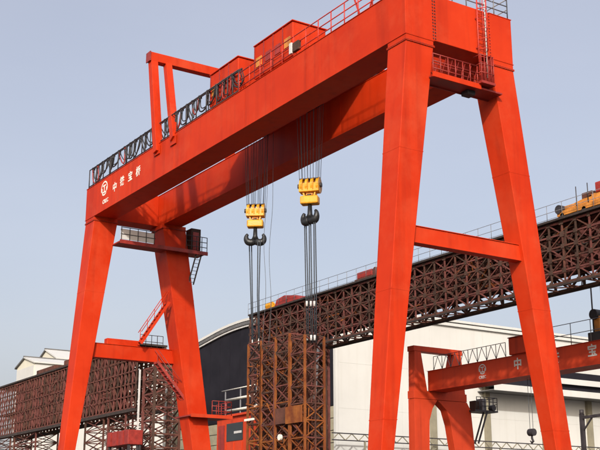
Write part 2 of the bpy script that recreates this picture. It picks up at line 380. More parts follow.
def stair(p, q, w, mat, n):
    p = Vector(p); q = Vector(q)
    for dx in (0, w): beam('stringer', mat, crane, p + Vector((dx, 0, 0)), q + Vector((dx, 0, 0)), .06, .2)
    for k in range(n):
        a = p.lerp(q, (k + .5) / n); box('stair_tread', DRED, crane, a.x, a.x + w, a.y - .11, a.y + .11, a.z - .015, a.z + .015)
    for dx in (0, w): tube('stair_handrail', mat, crane, [p + Vector((dx, 0, .9)), q + Vector((dx, 0, .9))], .03, 6)
    for k in range(4):
        a = p.lerp(q, (k + .3) / 4)
        tube('rail_post', mat, crane, [a, a + Vector((0, 0, .9))], .025, 6)
stair((-74.75, 34.1, 15.0), (-74.4, 36.15, 18.3), .55, ORANGE, 11)
stair((-74.75, 35.5, 13.8), (-74.2, 38.5, 10.05), .55, DRED, 13)
lp = box('platform', DRED, crane, -75.2, -72.7, 37.6, 41.1, 9.78, 9.88)
box('platform_edge_beam', ORANGE2, lp, -72.7, -72.64, 37.6, 41.1, 9.7, 9.95)
railing(lp, (-72.75, 39.4, 9.88), (-72.75, 41.05, 9.88), 1.1, 3, DRED, .03, (1.0, .66, .33))
railing(lp, (-72.75, 41.05, 9.88), (-75.1, 41.05, 9.88), 1.1, 3, DRED, .03, (1.0, .66, .33))
railing(crane, (-75.25, 34.5, 14.88), (-75.25, 36.4, 14.88), 1.0, 4, DARK, .025, (1.0, .5))
# service frame standing on the girders
sfx = -65.6; SY0, SY1 = 29.98, 30.5; SYC = (SY0 + SY1) / 2
MB().beam((-64.25, SYC, 26.3), (sfx, SYC, 33.42), .52, .52, (0, 1, 0)).build('service_frame_post', ORANGE, crane, .02)
MB().beam((-61.8, SYC, 26.5), (sfx + .05, 31.35, 33.42), .5, .46, (0, 1, 0)).build('service_frame_post', ORANGE, crane, .02)
box('service_frame_post', ORANGE, crane, sfx - .3, sfx + .2, 36.3, 36.85, ZT, 33.42, .02)
sbm = box('service_frame_beam', ORANGE, crane, sfx - .33, sfx + .27, SY0 - .05, 37.35, 33.4, 34.05, .02)
box('beam_cap', DRED, sbm, sfx - .36, sfx + .3, SY0 - .13, SY0 - .05, 33.37, 34.08)
for xx in (-64.3, -61.85): box('base_plate', ORANGE, crane, xx - .42, xx + .42, SY0 + .16, YN0 - .036, 26.12, 26.72)
box('junction_box', UMBER, crane, -47.4, -46.8, YN0 + .0, YN0 + .2, ZT + .3, ZT + .85, .03)
box('junction_box', LIGHTG, crane, -47.75, -47.5, YN0 + .0, YN0 + .15, ZT + .3, ZT + .95, .02)
for x in (-41.2, -40.4): MB().beam((x, YN0 + .15, ZT), (x + .8 * (-1 if x < -41 else 1) * .8, YN0 + .15, ZT + 1.5), .07).build('rail_brace', REDRAIL, crane)

# ================================================================== HOIST TROLLEYS
def trolley(cx, x0, x1, yb, zt, label, xa, xb):
    t = thing('hoist_trolley', (cx, 33.7, ZT + .12), label, 'hoist trolley', 'trolleys on the near crane')
    for x in (xa, xb): box('end_carriage', ORANGE, t, x - .3, x + .3, YN1 - .75, YF0 + .75, ZT + .42, ZT + .95, .03)
    for y in (YN1 - .35, YF0 + .35):
        box('side_frame', ORANGE, t, xa - .6, xb + .6, y - .22, y + .22, ZT + .36, ZT + .9, .03)
        for x in (xa, xb): MB().tube([(x, y - .1, ZT + .42), (x, y + .1, ZT + .42)], .30, 16).build('wheel', DARK, t)
    h = box('machine_house', ORANGE, t, x0, x1, 30.76, yb, ZT + .55, zt, .06)
    box('house_roof', ORANGE, h, x0 - .08, x1 + .08, 30.69, yb + .08, zt, zt + .07, .02)
    n = max(2, int((x1 - x0) / 1.0))
    for i in range(n):
        a = x0 + (x1 - x0) * (i + .2) / n; b = x0 + (x1 - x0) * (i + .8) / n
        box('louvre_panel', DRED if i % 3 else OCHRE, h, a, b, 30.725, 30.765, ZT + 1.25, zt - .85)
    m = MB()
    for i in range(n):
        a = x0 + (x1 - x0) * (i + .0) / n + .05
        m.box(a - .04, a + .04, 30.71, 30.76, ZT + .6, zt - .05)
    m.build('house_ribs', DRED, h, stuff=True)
    box('hatch', DRED, h, x0 + .5, x0 + 1.3, 31.0, 31.7, zt + .07, zt + .22, .02)
    MB().tube([(x1 - .9, 31.3, zt + .07), (x1 - .9, 31.3, zt + .42)], .2, 12).build('roof_vent', DRED, h)
    MB().tube([(xa + .4, 34.0, ZT + 1.5), (xb - .4, 34.0, ZT + 1.5)], .62, 24).build('rope_drum', DARK, t)
    box('motor', OCHRE, t, xa + .2, xa + 1.3, 34.9, 35.8, ZT + .95, ZT + 1.9, .06)
    box('gearbox', DRED, t, xb - 1.5, xb - .2, 34.8, 36.0, ZT + .95, ZT + 2.1, .06)
    box('deck_plate', DRED, t, xa, xb, YN1 + .02, YF0 - .02, ZT + .95, ZT + 1.0)
    railing(t, (xa, YF0 + .9, ZT + .7), (xb, YF0 + .9, ZT + .7), 1.3, 6, REDRAIL, .03, (1.0, .5))
    return t
trolley(-57, -57.9, -54.4, 32.1, 29.72, 'smaller red hoist trolley house beside the service frame on the girder', -59.6, -54.2)
trolley(-50.8, -52.4, -48.2, 33.05, 29.6, 'larger red hoist trolley house behind the red handrail on the girder', -53.3, -47.4)

# ================================================================== HOOK BLOCKS AND SLINGS
def ramshorn(m, c, rot, sc):
    """double hook swept as two tapering arms plus shank"""
    R = Matrix.Rotation(rot, 3, 'Z')
    def T(p): return Vector(c) + R @ (Vector(p) * sc)
    m.tube([T((0, 0, .55)), T((0, 0, -.15)), T((0, 0, -.42))], [.13 * sc, .17 * sc, .27 * sc], 12)
    for s in (-1, 1):
        pts = []; rs = []
        for i in range(15):
            a = math.radians(-100 + 150 * i / 14)
            pts.append(T((s * (.34 + .33 * math.cos(a)), 0, -.30 + .36 * math.sin(a)))) ; rs.append(sc * (.27 - .17 * max(0, (i - 4) / 10)))
        pts.insert(0, T((0, 0, -.55))); rs.insert(0, .27 * sc)
        m.tube(pts, rs, 12)
    return T
def hook_block(cx, cy, ztop, rot, label, sc, hrot):
    t = thing('hook_block', (cx, cy, ztop - 2.55 * sc), label, 'hook block', 'hook blocks hanging from the near crane')
    R = Matrix.Rotation(rot, 3, 'Z')
    def T(p): return Vector((cx, cy, ztop)) + R @ (Vector(p) * sc)
    def rbox(name, mat, par, x0, x1, y0, y1, z0, z1, bv=.03):
        P = [T(p) for p in ((x0, y0, z0), (x1, y0, z0), (x1, y1, z0), (x0, y1, z0), (x0, y0, z1), (x1, y0, z1), (x1, y1, z1), (x0, y1, z1))]
        return MB().hexa(P).build(name, mat, par, bv)
    hs = rbox('block_housing', YELLOW, t, -.56, .56, -.32, .32, -.78, -.28)
    for i in range(4):
        xx = -.46 + i * .307
        MB().tube([T((xx - .05, 0, -.38)), T((xx + .05, 0, -.38))], .40 * sc, 22).build('sheave', YELLOW, t)
        MB().tube([T((xx + .1 - .02, 0, -.38)), T((xx + .1 + .02, 0, -.38))], .45 * sc, 22).build('sheave_guard', YELLOW, t)
    MB().tube([T((-.68, 0, -.38)), T((.68, 0, -.38))], .13 * sc, 16).build('axle', DARK, t)
    rbox('top_guard', DARK, t, -.55, .55, -.2, .2, -.06, .02)
    for s in (-1, 1):
        P = [T(p) for p in ((s * .16, -.2, -1.28), (s * .26, -.2, -1.28), (s * .26, .2, -1.28), (s * .16, .2, -1.28),
                            (s * .34, -.2, -.55), (s * .44, -.2, -.55), (s * .44, .2, -.55), (s * .34, .2, -.55))]
        MB().hexa(P).build('side_plate', YELLOW, t, .02)
    rbox('warning_plate', OCHRE, t, -.2, .2, -.14, .14, -.95, -.6, .02)
    rbox('cross_head', YELLOW, t, -.5, .5, -.3, .3, -1.46, -1.0, .08)
    MB().tube([T((0, 0, -1.06)), T((0, 0, -.9))], .2 * sc, 6).build('hook_nut', DARK, t)
    m = MB(); ramshorn(m, T((0, 0, -1.86)), hrot, sc * .82); m.build('double_hook', HOOKM, t, smooth=True)
    k = 0
    for sx in (-.5, -.36, -.2, -.05, .1, .26, .42, .52):
        for sy in (-.3, .3):
            k += 1
            if k in (4, 9, 13): continue
            a = T((sx, sy, -.3)); b = Vector((a.x + (a.x - cx) * .35, a.y + (a.y - cy) * .5, ZT + 1.4))
            tube('hoist_rope', ROPE, t, [a, b], .016, 5)
    return T
TA = hook_block(-57.25, 33.8, 21.43, math.radians(52), 'yellow block with black double hook seen face on, left hook', 1.02, math.radians(57))
TB = hook_block(-51.05, 33.8, 21.45, math.radians(42), 'yellow block with black double hook turned sideways, right hook', 1.06, math.radians(8))
for i, (u0, u1, v1, lab) in enumerate(((249.5, 252.6, 352, 'left dark sling hanging from the left hook'), (259.5, 258.8, 351, 'right dark sling hanging from the left hook'))):
    a = aty(u0 + (.8 if u0 < 255 else -.4), 240, 33.8); b = aty(u1, v1, 34.0)
    s = thing('lifting_sling', b, lab, 'sling', 'slings on the hooks')
    d = Vector((.06, .05, 0)); w = Vector((rng.uniform(-.1, .1), 0, 0))
    tube('sling_leg', SLING, s, [a - d, a.lerp(b, .5) - d * .6 + w, b], .036)
    tube('sling_leg', SLING, s, [a + d, a.lerp(b, .5) + d * .6 + w, b + Vector((.1, 0, 0))], .036)
    tube('shackle', WHITE, s, [b + Vector((0, 0, .75)), b + Vector((0, 0, .4))], .06)
for u0, u1, lab in ((303.5, 307.5, 'left dark sling of the three under the right hook'), (309.8, 311.5, 'middle dark sling of the three under the right hook'), (316, 315.0, 'right dark sling of the three under the right hook')):
    a = aty(310 + (u0 - 310) * .75, 216, 33.8); b = aty(u1 + .6, 343, 34.0)
    s = thing('lifting_sling', b, lab, 'sling', 'slings on the hooks')
    w = Vector((rng.uniform(-.08, .08), 0, 0))
    for d in (Vector((.03, .03, 0)), Vector((-.03, -.03, 0))): tube('sling_leg', SLING, s, [a + d, a.lerp(b, .5) + w + d * 1.4, b + d], .034)
    for v in (304, 338):
        c = aty(u1 + (v - 300) * .012, v, 33.9); tube('shackle', LIGHTG, s, [c + Vector((0, -.05, .16)), c + Vector((0, -.05, -.14))], .065)
for u, v1, lab in ((266, 300, 'thin wavy tag line nearest the left hook'), (271.5, 296, 'thin wavy tag line farther right of the left hook')):
    a = aty(u, 196, 33.4); b = aty(u - 2.5, 350, 33.6); pts = []
    for k in range(15):
        t = k / 14; p = a.lerp(b, t); p.x += .16 * math.sin(t * 9 + u); pts.append(p)
    pts.insert(0, Vector((pts[0].x, pts[0].y, ZT + 1.2)))
    tag(tube('tag_line', ROPE, None, pts, .014, 5), lab, 'rope', 'tag lines by the left hook')

# ================================================================== LATTICE HELPERS
def lattice(par, O, U, V, lu, lv, nu, nv, wc, wp, wd, mat, kind='x', stuff=False, rnd=0.0, skip=()):
    """a plane of steel lattice: chords along U, posts along V, diagonals; each member is a part"""
    O = Vector(O); U = Vector(U).normalized(); V = Vector(V).normalized(); nrm = U.cross(V)
    mm = MB() if stuff else None
    rr = random.Random(int(abs(O.x * 13 + O.y * 7 + O.z)))
    def put(name, p, q, w, lift):
        p = p + nrm * lift; q = q + nrm * lift
        if stuff: mm.beam(p, q, w, w, nrm)
        else: beam(name, rr.choice(mat) if isinstance(mat, (list, tuple)) else mat, par, p, q, w, w, nrm)
    P = lambda i, j: O + U * (lu * i / nu) + V * (lv * j / nv)
    for j in range(nv + 1): put('chord', P(0, j), P(nu, j), wc if j in (0, nv) else wc * .75, 0)
    for i in range(nu + 1): put('post', P(i, 0), P(i, nv), wp, .006)
    for i in range(nu):
        for j in range(nv):
            if kind == 'x' or (kind == 'w' and (i + j) % 2 == 0): put('diagonal', P(i, j), P(i + 1, j + 1), wd, .013)
            if kind == 'x' or (kind == 'w' and (i + j) % 2 == 1): put('diagonal', P(i + 1, j), P(i, j + 1), wd, -.013)
            if kind == 'k':
                put('diagonal', P(i, j), P(i, j).lerp(P(i + 1, j + 1), .5) + V * (lv / nv * .5), wd, .013)
                put('diagonal', P(i + 1, j), P(i, j).lerp(P(i + 1, j + 1), .5) + V * (lv / nv * .5), wd, -.013)
    if stuff: return mm.build('inner_bracing', mat, par, stuff=True)
VAR = (BROWN, MAROON, UMBER, MAROON, BROWN)
def tower(par, x0, x1, y0, y1, z0, z1, nz, mat, w=.22, nx=1, kind='x'):
    rr = random.Random(int(abs(x0 * 10)))
    def pick(z):
        mm = mat(z) if callable(mat) else mat
        return rr.choice(mm) if isinstance(mm, (list, tuple)) else mm
    h = (z1 - z0) / nz
    for (xx, yy) in ((x0, y0), (x1, y0), (x1, y1), (x0, y1)):
        beam('corner_post', pick((z0 + z1) / 2), par, (xx, yy, z0), (xx, yy, z1), w, w)
    for (O, U, lu) in (((x0, y0, z0), (1, 0, 0), x1 - x0), ((x1, y0, z0), (0, 1, 0), y1 - y0), ((x1, y1, z0), (-1, 0, 0), x1 - x0), ((x0, y1, z0), (0, -1, 0), y1 - y0)):
        O = Vector(O); U = Vector(U)
        for j in range(nz):
            za = Vector((0, 0, h * j)); zb = Vector((0, 0, h * (j + 1)))
            beam('horizontal_strut', pick(zb.z), par, O + zb, O + U * lu + zb, w * .62, w * .62)
            if kind == 'x' or j % 2 == 0: beam('diagonal', pick(zb.z), par, O + za, O + U * lu + zb, w * .5, w * .5)
            if kind == 'x' or j % 2 == 1: beam('diagonal', pick(zb.z), par, O + U * lu + za, O + zb, w * .5, w * .5)

# ================================================================== ORANGE LATTICE LOAD UNDER THE HOOKS
ld = thing('lattice_segment', (-54, 34.6, 0), 'orange-brown steel lattice segment below the slings, in front of the brown truss', 'steel lattice')
LM = lambda z: (BROWN, UMBER, MAROON, BROWN) if z > 9.0 else ((RUSTY, BROWN, MAROON) if z > 7.4 else (RUSTY, RUSTY, RUSTY, MAROON))
for i, xx in enumerate((-57.55, -56.0, -54.4, -52.8)):
    tower(ld, xx, xx + 1.5, 33.6, 34.9, 0.0, 12.3 + .3 * (i in (0, 2)), 13, LM, .115)
lattice(ld, (-57.5, 34.3, 0), (1, 0, 0), (0, 0, 1), 6.2, 12.2, 8, 13, .1, .08, .07, BROWN, stuff=True)
box('infill_plate', RUSTY, ld, -53.1, -51.4, 33.45, 33.5, 7.45, 8.4)
box('infill_plate', BROWN, ld, -54.2, -53.14, 33.45, 33.5, 7.5, 8.4)
box('white_pipe_clamp', WHITE, ld, -57.6, -56.5, 33.38, 33.44, 7.95, 8.08)
MB().tube([(-53.62, 33.36, 6.75), (-53.62, 33.5, 6.75)], .17, 14).build('round_lamp', WHITE, ld)

# ================================================================== BROWN TRUSS GANTRY (right)
tg = thing('truss_gantry', (-70, 60, 0), 'long rusty brown lattice truss gantry crossing behind the near crane to the right', 'truss gantry')
TX0, TX1, TZ0, TZ1, TY0, TY1 = -99.0, -36.0, 18.85, 23.3, 58.0, 60.2
L_ = TX1 - TX0
lattice(tg, (TX0, TY0, TZ0), (1, 0, 0), (0, 0, 1), L_, TZ1 - TZ0, 48, 5, .16, .11, .085, VAR, kind='w')
lattice(tg, (TX0, TY0 + .8, TZ0 + 1.0), (1, 0, 0), (0, 0, 1), L_, TZ1 - TZ0 - 1.0, 40, 4, .18, .16, .13, MAROON, stuff=True)
lattice(tg, (TX0, TY0 + 1.3, TZ0 + 1.0), (1, 0, 0), (0, 0, 1), L_, TZ1 - TZ0 - .9, 47, 5, .2, .17, .16, UMBER, stuff=True)
lattice(tg, (TX0, TY1 - .4, TZ0 + 1.0), (1, 0, 0), (0, 0, 1), L_, TZ1 - TZ0 - .9, 51, 6, .2, .17, .16, BROWN, stuff=True)
lattice(tg, (TX0, TY1, TZ0), (1, 0, 0), (0, 0, 1), L_, TZ1 - TZ0, 44, 4, .22, .16, .13, UMBER, stuff=True, kind='w')
lattice(tg, (TX0, TY0, TZ0 - .02), (1, 0, 0), (0, 1, 0), L_, TY1 - TY0, 30, 1, .1, .1, .08, BROWN, stuff=True, kind='w')
for k in range(21):
    a = TX0 + L_ * k / 21
    box('deck_panel', DECK, tg, a + .02, a + L_ / 21 - .02, TY0 - .35, TY1 + .35, TZ1 + .14, TZ1 + .3)
for k in range(21):
    a = TX0 + L_ * k / 21
    box('walkway_panel', DECK, tg, a + .03, a + L_ / 21 - .03, TY0 + .6, TY1 - .6, TZ0 + 2.6, TZ0 + 2.68)
beam('bottom_rail', DECK, tg, (TX0, TY0 - .03, TZ0 - .14), (TX1, TY0 - .03, TZ0 - .14), .16, .12)
beam('bottom_rail', DECK, tg, (TX0, TY1 + .03, TZ0 - .14), (TX1, TY1 + .03, TZ0 - .14), .16, .16)
railing(tg, (TX0, TY0 - .3, TZ1 + .3), (TX1, TY0 - .3, TZ1 + .3), 1.15, 42, GREYRAIL, .02, (1.0, .5))
railing(tg, (TX0, TY1 + .3, TZ1 + .3), (TX1, TY1 + .3, TZ1 + .3), 1.15, 42, GREYRAIL, .02, (1.0, .5))
tower(tg, -98.6, -95.2, TY0 + .1, TY1 - .1, 0, TZ0 - .28, 10, VAR, .22)
tower(tg, -94.2, -90.9, TY0 + .1, TY1 - .1, 0, TZ0 - .28, 10, VAR, .22)
tower(tg, -90.2, -87.6, TY0 + .1, TY1 - .1, 0, TZ0 - .28, 10, VAR, .22)
beam('tower_brace', GREYRAIL, tg, (-87.0, TY0, TZ0 - 6.5), (-86.2, TY0, TZ0 - .3), .18)
tower(tg, -48.0, -43.5, TY0 + .1, TY1 - .1, 0, TZ0 - .28, 10, VAR, .22)
for xx in (-94.9, -90.75):
    box('tower_panel', MAROON, tg, xx, xx + .6, TY0 + .4, TY1 - .4, 10.0, TZ0 - .4)
for k in range(6): box('tower_back_panel', (UMBER, BROWN, MAROON)[k % 3], tg, -95.2 + k * 1.25 + .02, -95.2 + k * 1.25 + 1.23, TY1 - .02, TY1 + .04, 6.0 + (k % 2) * 3.1, TZ0 - .3)
for dy in (.9, 1.8): lattice(tg, (-98.4, TY0 + dy, 0), (1, 0, 0), (0, 0, 1), 10.8, TZ0 - .3, 10, 13, .18, .16, .14, UMBER if dy < 2 else BROWN, stuff=True)
def clutter(par, n, x0, x1, y0, y1, z0, z1, mat, seed, w=(.05, .12)):
    rr = random.Random(seed); mm = MB()
    for _ in range(n):
        c = Vector((rr.uniform(x0, x1), rr.uniform(y0, y1), rr.uniform(z0, z1))); a = rr.choice((0, 0, .5, -.5, 1.57, .9, -.9)) + rr.gauss(0, .12); l = rr.uniform(.5, 1.6)
        d = Vector((math.cos(a), rr.gauss(0, .15), math.sin(a))) * l; p = c - d; q = c + d
        for e in (p, q): e.z = min(max(e.z, z0), z1); e.x = min(max(e.x, x0), x1)
        if (q - p).length > .2: mm.beam(p, q, rr.uniform(*w), rr.uniform(*w))
    return mm.build('loose_members', mat, par, stuff=True)
clutter(tg, 420, TX0, TX1, TY0 + .2, TY1 - .2, TZ0 + 1.1, TZ1, MAROON, 1); clutter(tg, 420, TX0, TX1, TY0 + .2, TY1 - .2, TZ0 + 1.3, TZ1, UMBER, 2, (.08, .22))
clutter(tg, 200, -98.5, -88, TY0 + .3, TY1 - .3, 4, TZ0, BROWN, 3, (.05, .14)); clutter(tg, 30, TX0, TX1, TY0 + .1, TY0 + .5, TZ0 + .9, TZ1, RUSTY, 4)
def gussets(par, x0, x1, nx, z0, z1, nz, y, sz, mat):
    mm = MB(); rr = random.Random(nx)
    for i in range(nx + 1):
        for j in range(nz + 1):
            x = x0 + (x1 - x0) * i / nx; z = z0 + (z1 - z0) * j / nz; a = sz * rr.uniform(.7, 1.25); b = sz * rr.uniform(.7, 1.2)
            mm.box(x - a / 2, x + a / 2, y - .015, y + .0, z - b / 2, z + b / 2)
    return mm.build('gusset_plates', mat, par, stuff=True)
gussets(tg, TX0, TX1, 48, TZ0, TZ1, 5, TY0 - .085, .34, UMBER)
# machinery on top of the truss
w1 = thing('ochre_trolley', (-50, 59.5, TZ1 + .3), 'weathered ochre yellow lifting trolley on the truss at the right edge', 'trolley')
zt = TZ1 + .3
box('trolley_frame', OCHRE, w1, -54.8, -44.0, 58.0, 60.6, zt + .18, zt + .55, .04)
for xx in (-54.3, -52.2, -46.5):
    for yy in (58.1, 60.4): MB().tube([(xx, yy - .1, zt + .2), (xx, yy + .1, zt + .2)], .2, 14).build('wheel', DARK, w1)
MB().tube([(-54.6, 57.95, zt + .72), (-54.6, 60.4, zt + .72)], .34, 16).build('cable_drum', DARK, w1)
MB().prism([(-54.3, zt + .55), (-46, zt + .55), (-46, zt + 1.5), (-51.2, zt + 1.25), (-53.4, zt + .95), (-54.3, zt + .95)], 'y', 58.3, 60.4).build('sloping_housing', OCHRE, w1, .03)
box('winch', DRED, w1, -51.2, -46.8, 58.2, 60.2, zt + 1.2, zt + 1.95, .06)
box('winch', BROWN, w1, -52.6, -51.6, 58.3, 60.4, zt + 1.0, zt + 1.5, .06)
for xx in (-53.0, -51.9, -50.3): tube('mast', DARK, w1, [(xx, 58.2, zt + .6), (xx, 58.2, zt + 2.1)], .035, 6)
w2 = thing('winch', (-78.4, 58.6, zt), 'dark red winch box on the truss deck left of the near leg', 'winch')
box('base_frame', BROWN, w2, -80.2, -76.4, 58.0, 59.6, zt, zt + .25, .02); box('housing', DRED, w2, -79.9, -77.6, 58.05, 59.4, zt + .25, zt + .85, .05)
MB().tube([(-77.2, 58.1, zt + .55), (-77.2, 59.4, zt + .55)], .38, 16).build('drum', MAROON, w2)
w3 = thing('winch', (-92, 58.6, zt), 'dark red covered winch on the left end of the brown truss', 'winch')
MB().prism([(-94.3, zt), (-89.2, zt), (-90.2, zt + .62), (-92.4, zt + .98), (-93.8, zt + .8)], 'y', 57.95, 59.8).build('cover', DRED, w3, .12)
box('strap', DARK, w3, -91.9, -91.75, 57.9, 59.85, zt, zt + .5)
w4 = thing('yellow_motor', (-95.4, 58.4, zt), 'small yellow motor beside the red covered winch on the truss', 'motor')
MB().tube([(-96.0, 58.3, zt + .45), (-95.1, 58.3, zt + .45)], .36, 14).build('motor_body', YELLOW, w4); box('foot', OCHRE, w4, -96.0, -95.1, 58.0, 58.6, zt, zt + .18, .02)

# ================================================================== LEFT TRUSS GANTRY
tl = thing('truss_gantry', (-155, 62, 0), 'dense maroon lattice truss gantry behind the leftmost leg', 'truss gantry')
AX0, AX1, AZ0, AZ1, AY0, AY1 = -190.0, -131.5, 16.95, 24.95, 60.0, 64.0
lattice(tl, (AX0, AY0, AZ0), (1, 0, 0), (0, 0, 1), AX1 - AX0, AZ1 - AZ0, 50, 5, .2, .17, .12, VAR, kind='w')
for k in (.7, 1.6, 2.7): lattice(tl, (-180 + k, AY0 + k, AZ0 + .9), (1, 0, 0), (0, 0, 1), 41 - 2 * k, AZ1 - AZ0 - .9, int(28 + k * 4), 6, .24, .24, .2, (MAROON if k < 1 else BROWN if k < 2 else UMBER), stuff=True)
lattice(tl, (AX0, AY1, AZ0), (1, 0, 0), (0, 0, 1), AX1 - AX0, AZ1 - AZ0, 40, 5, .26, .26, .2, BROWN, stuff=True)
for k in range(20):
    a = AX0 + (AX1 - AX0) * k / 20; b = a + (AX1 - AX0) / 20
    box('deck_panel', DECK, tl, a + .03, b - .03, AY0 - .3, AY1 + .3, AZ1 + .18, AZ1 + .42)
    box('walkway_panel', DECK, tl, a + .03, b - .03, AY0 + .5, AY1 - .5, AZ0 + 3.6, AZ0 + 3.7)
beam('bottom_rail', DECK, tl, (AX0, AY0, AZ0 - .25), (AX1, AY0, AZ0 - .25), .4, .4)
beam('bottom_rail', DECK, tl, (AX0, AY1, AZ0 - .25), (AX1, AY1, AZ0 - .25), .4, .4)
tower(tl, -189.0, -180.5, AY0 + .2, AY1 - .2, 0, AZ0 - .5, 11, VAR, .22)
tower(tl, -178.5, -168.5, AY0 + .2, AY1 - .2, 0, AZ0 - .5, 11, VAR, .22)
tower(tl, -148.5, -142.0, AY0 + .2, AY1 - .2, 0, AZ0 - .5, 11, VAR, .22)
tower(tl, -140.5, -134.8, AY0 + .2, AY1 - .2, 0, AZ0 - .5, 11, VAR, .22)
tower(tl, -129.6, -126.4, AY0 + .2, AY1 - .2, 0, 21.6, 13, VAR, .28)
beam('pale_pipe', LIGHTG, tl, (-129.9, AY0 - .3, 0), (-129.9, AY0 - .3, 21.6), .2)
lb = thing('hopper', (-130.5, 58, 0), 'orange-red steel box on posts at the foot of the left lattice tower', 'steel box')
box('box_body', DRED, lb, -133.6, -127.2, 57.2, 59.2, 11.9, 13.7, .06)
for xx in (-133.3, -127.5):
    for yy in (57.5, 58.9): beam('support_post', DARK, lb, (xx, yy, 0), (xx, yy, 11.9), .3)
for xx in (-132.4, -130.5, -128.6): box('stiffener', DRED, lb, xx - .08, xx + .08, 57.12, 57.2, 12.0, 13.6)
tb = thing('stacked_bundle', (-160, 60.6, AZ1 + .42), 'low rusty bundle lying on top of the left truss', 'steel bundle')
box('bundle', BROWN, tb, -169.5, -161.5, 60, 61.6, AZ1 + .42, AZ1 + 1.15, .08); box('bundle', BROWN, tb, -157.8, -148.6, 60, 61.4, AZ1 + .42, AZ1 + 1.3, .08)

clutter(tl, 420, -180, -139, AY0 + .3, AY1 - .3, AZ0 + .6, AZ1, MAROON, 5, (.08, .2)); clutter(tl, 300, -178, -138, AY0 + .3, AY1 - .3, AZ0 + 1, AZ1, UMBER, 6, (.1, .25)); clutter(tl, 120, -180, -139, AY0 - .15, AY0 + .2, AZ0 + .4, AZ1, MAROON, 7, (.06, .14))
clutter(ld, 130, -57.5, -51.3, 33.65, 34.85, 1, 12.2, UMBER, 8, (.03, .08)); clutter(ld, 60, -57.5, -51.3, 33.6, 34.0, 4, 11.5, RUSTY, 9, (.03, .08))
gussets(tl, AX0, AX1, 50, AZ0, AZ1, 5, AY0 - .11, .4, BROWN)
# ================================================================== SECOND GANTRY CRANE
c2 = thing('gantry_crane', (-60, 67, 0), 'smaller dull red single-girder gantry crane with white marks at the lower right', 'gantry crane')
C2L, C2R = -78.6, -38.0
GZ0, GZ1, GY0, GY1 = 13.95, 15.80, 65.0, 66.9
g2 = box('girder', ORANGE2, c2, C2L, C2R, GY0, GY1, GZ0 + .03, GZ1 - .03, .02)
box('bottom_flange', ORANGE2, g2, C2L, C2R, GY0 - .1, GY1 + .1, GZ0, GZ0 + .03); box('top_flange', ORANGE2, g2, C2L, C2R, GY0 - .1, GY1 + .1, GZ1 - .03, GZ1)
for x in (-74.0, -69.0, -63.0, -56.0): box('weld_seam', ORANGE2, g2, x - .03, x + .03, GY0 - .012, GY1 + .012, GZ0 + .032, GZ1 - .032)
y2 = GY0 - .012
q = aty(482.4, 369.2, GY0); emblem(g2, q.x, q.z, .88, y2, LIGHTG)
q = aty(482.6, 377.3, GY0); lettering('CREC', LIGHTG, g2, (q.x, y2, q.z), .36, name='emblem_letters', bold=.03)
for ch, u, v in (('中', 517.8, 364.5), ('铁', 555, 358.0), ('宝', 592.3, 351.3), ('桥', 629, 344.5)):
    q = aty(u, v, GY0); lettering(ch, LIGHTG, g2, (q.x, y2, q.z), 1.0, bold=.025)
def c2_end(x0, x1):
    """portal end frame: two posts rising past the girder, a cross beam on top, arched legs below"""
    MB().hexa([(x0, 63.3, 13.3), (x1, 63.3, 13.3), (x1, 64.9, 13.3), (x0, 64.9, 13.3), (x0, 63.4, 17.55), (x1, 63.4, 17.55), (x1, 64.15, 17.55), (x0, 64.15, 17.55)]).build('portal_post', ORANGE2, c2, .02)
    MB().hexa([(x0, 67.0, 13.3), (x1, 67.0, 13.3), (x1, 69.4, 13.3), (x0, 69.4, 13.3), (x0, 68.1, 17.55), (x1, 68.1, 17.55), (x1, 69.0, 17.55), (x0, 69.0, 17.55)]).build('portal_post', ORANGE2, c2, .02)
    b = box('portal_beam', ORANGE2, c2, x0 - .02, x1 + .02, 63.3, 69.15, 17.56, 18.05, .02)
    box('portal_beam', ORANGE2, c2, x0 - .02, x1 + .02, 63.2, 69.5, 13.22, 13.93, .02)
    MB().prism([(63.25, 13.2), (65.75, 13.2), (65.95, 13.18), (65.35, 12.4), (64.95, 11.3), (64.6, 1.6), (63.1, 1.6)], 'x', x0, x1).build('leg', ORANGE2, c2, .02)
    MB().prism([(65.98, 13.18), (69.5, 13.2), (69.95, 12.5), (70.15, 10.5), (70.75, 1.6), (69.2, 1.6), (67.85, 8.7), (67.45, 11.0), (67.0, 12.35)], 'x', x0, x1).build('leg', ORANGE2, c2, .02)
    box('sill_beam', ORANGE2, c2, x0 - .2, x1 + .2, 61.5, 72.0, .8, 1.6, .03)
    for yc in (62.4, 64.2, 69.5, 71.2): MB().tube([((x0 + x1) / 2 - .1, yc, .4), ((x0 + x1) / 2 + .1, yc, .4)], .4, 16).build('wheel', DARK, c2)
c2_end(-79.35, -78.45)
c2_end(-39.0, -38.1)
railing(c2, (-77.8, GY0 + .08, GZ1), (-68.3, GY0 + .08, GZ1), 1.25, 8, DARK, .03, (1.0,))
m = MB()
for k in range(16):
    a = -77.8 + k * .594; z = (0, 1.2) if k % 2 == 0 else (1.2, 0)
    m.beam((a, GY0 + .08, GZ1 + z[0]), (a + .594, GY0 + .08, GZ1 + z[1]), .04)
m.build('railing_zigzag', GREYRAIL, c2, stuff=True)
railing(c2, (-65.0, GY0 + .08, GZ1), (-40, GY0 + .08, GZ1), 1.75, 12, GREYRAIL, .03, (1.0, .5))
t2 = thing('hoist_trolley', (-66.5, 66, GZ1), 'dull red box trolley on the smaller crane girder, half hidden by the rightmost leg', 'hoist trolley')
box('trolley_body', ORANGE2, t2, -68.0, -64.9, 65.15, 66.8, GZ1 + .12, GZ1 + 1.55, .06); box('trolley_lid', DRED, t2, -68.05, -64.85, 65.1, 66.85, GZ1 + 1.55, GZ1 + 1.62)
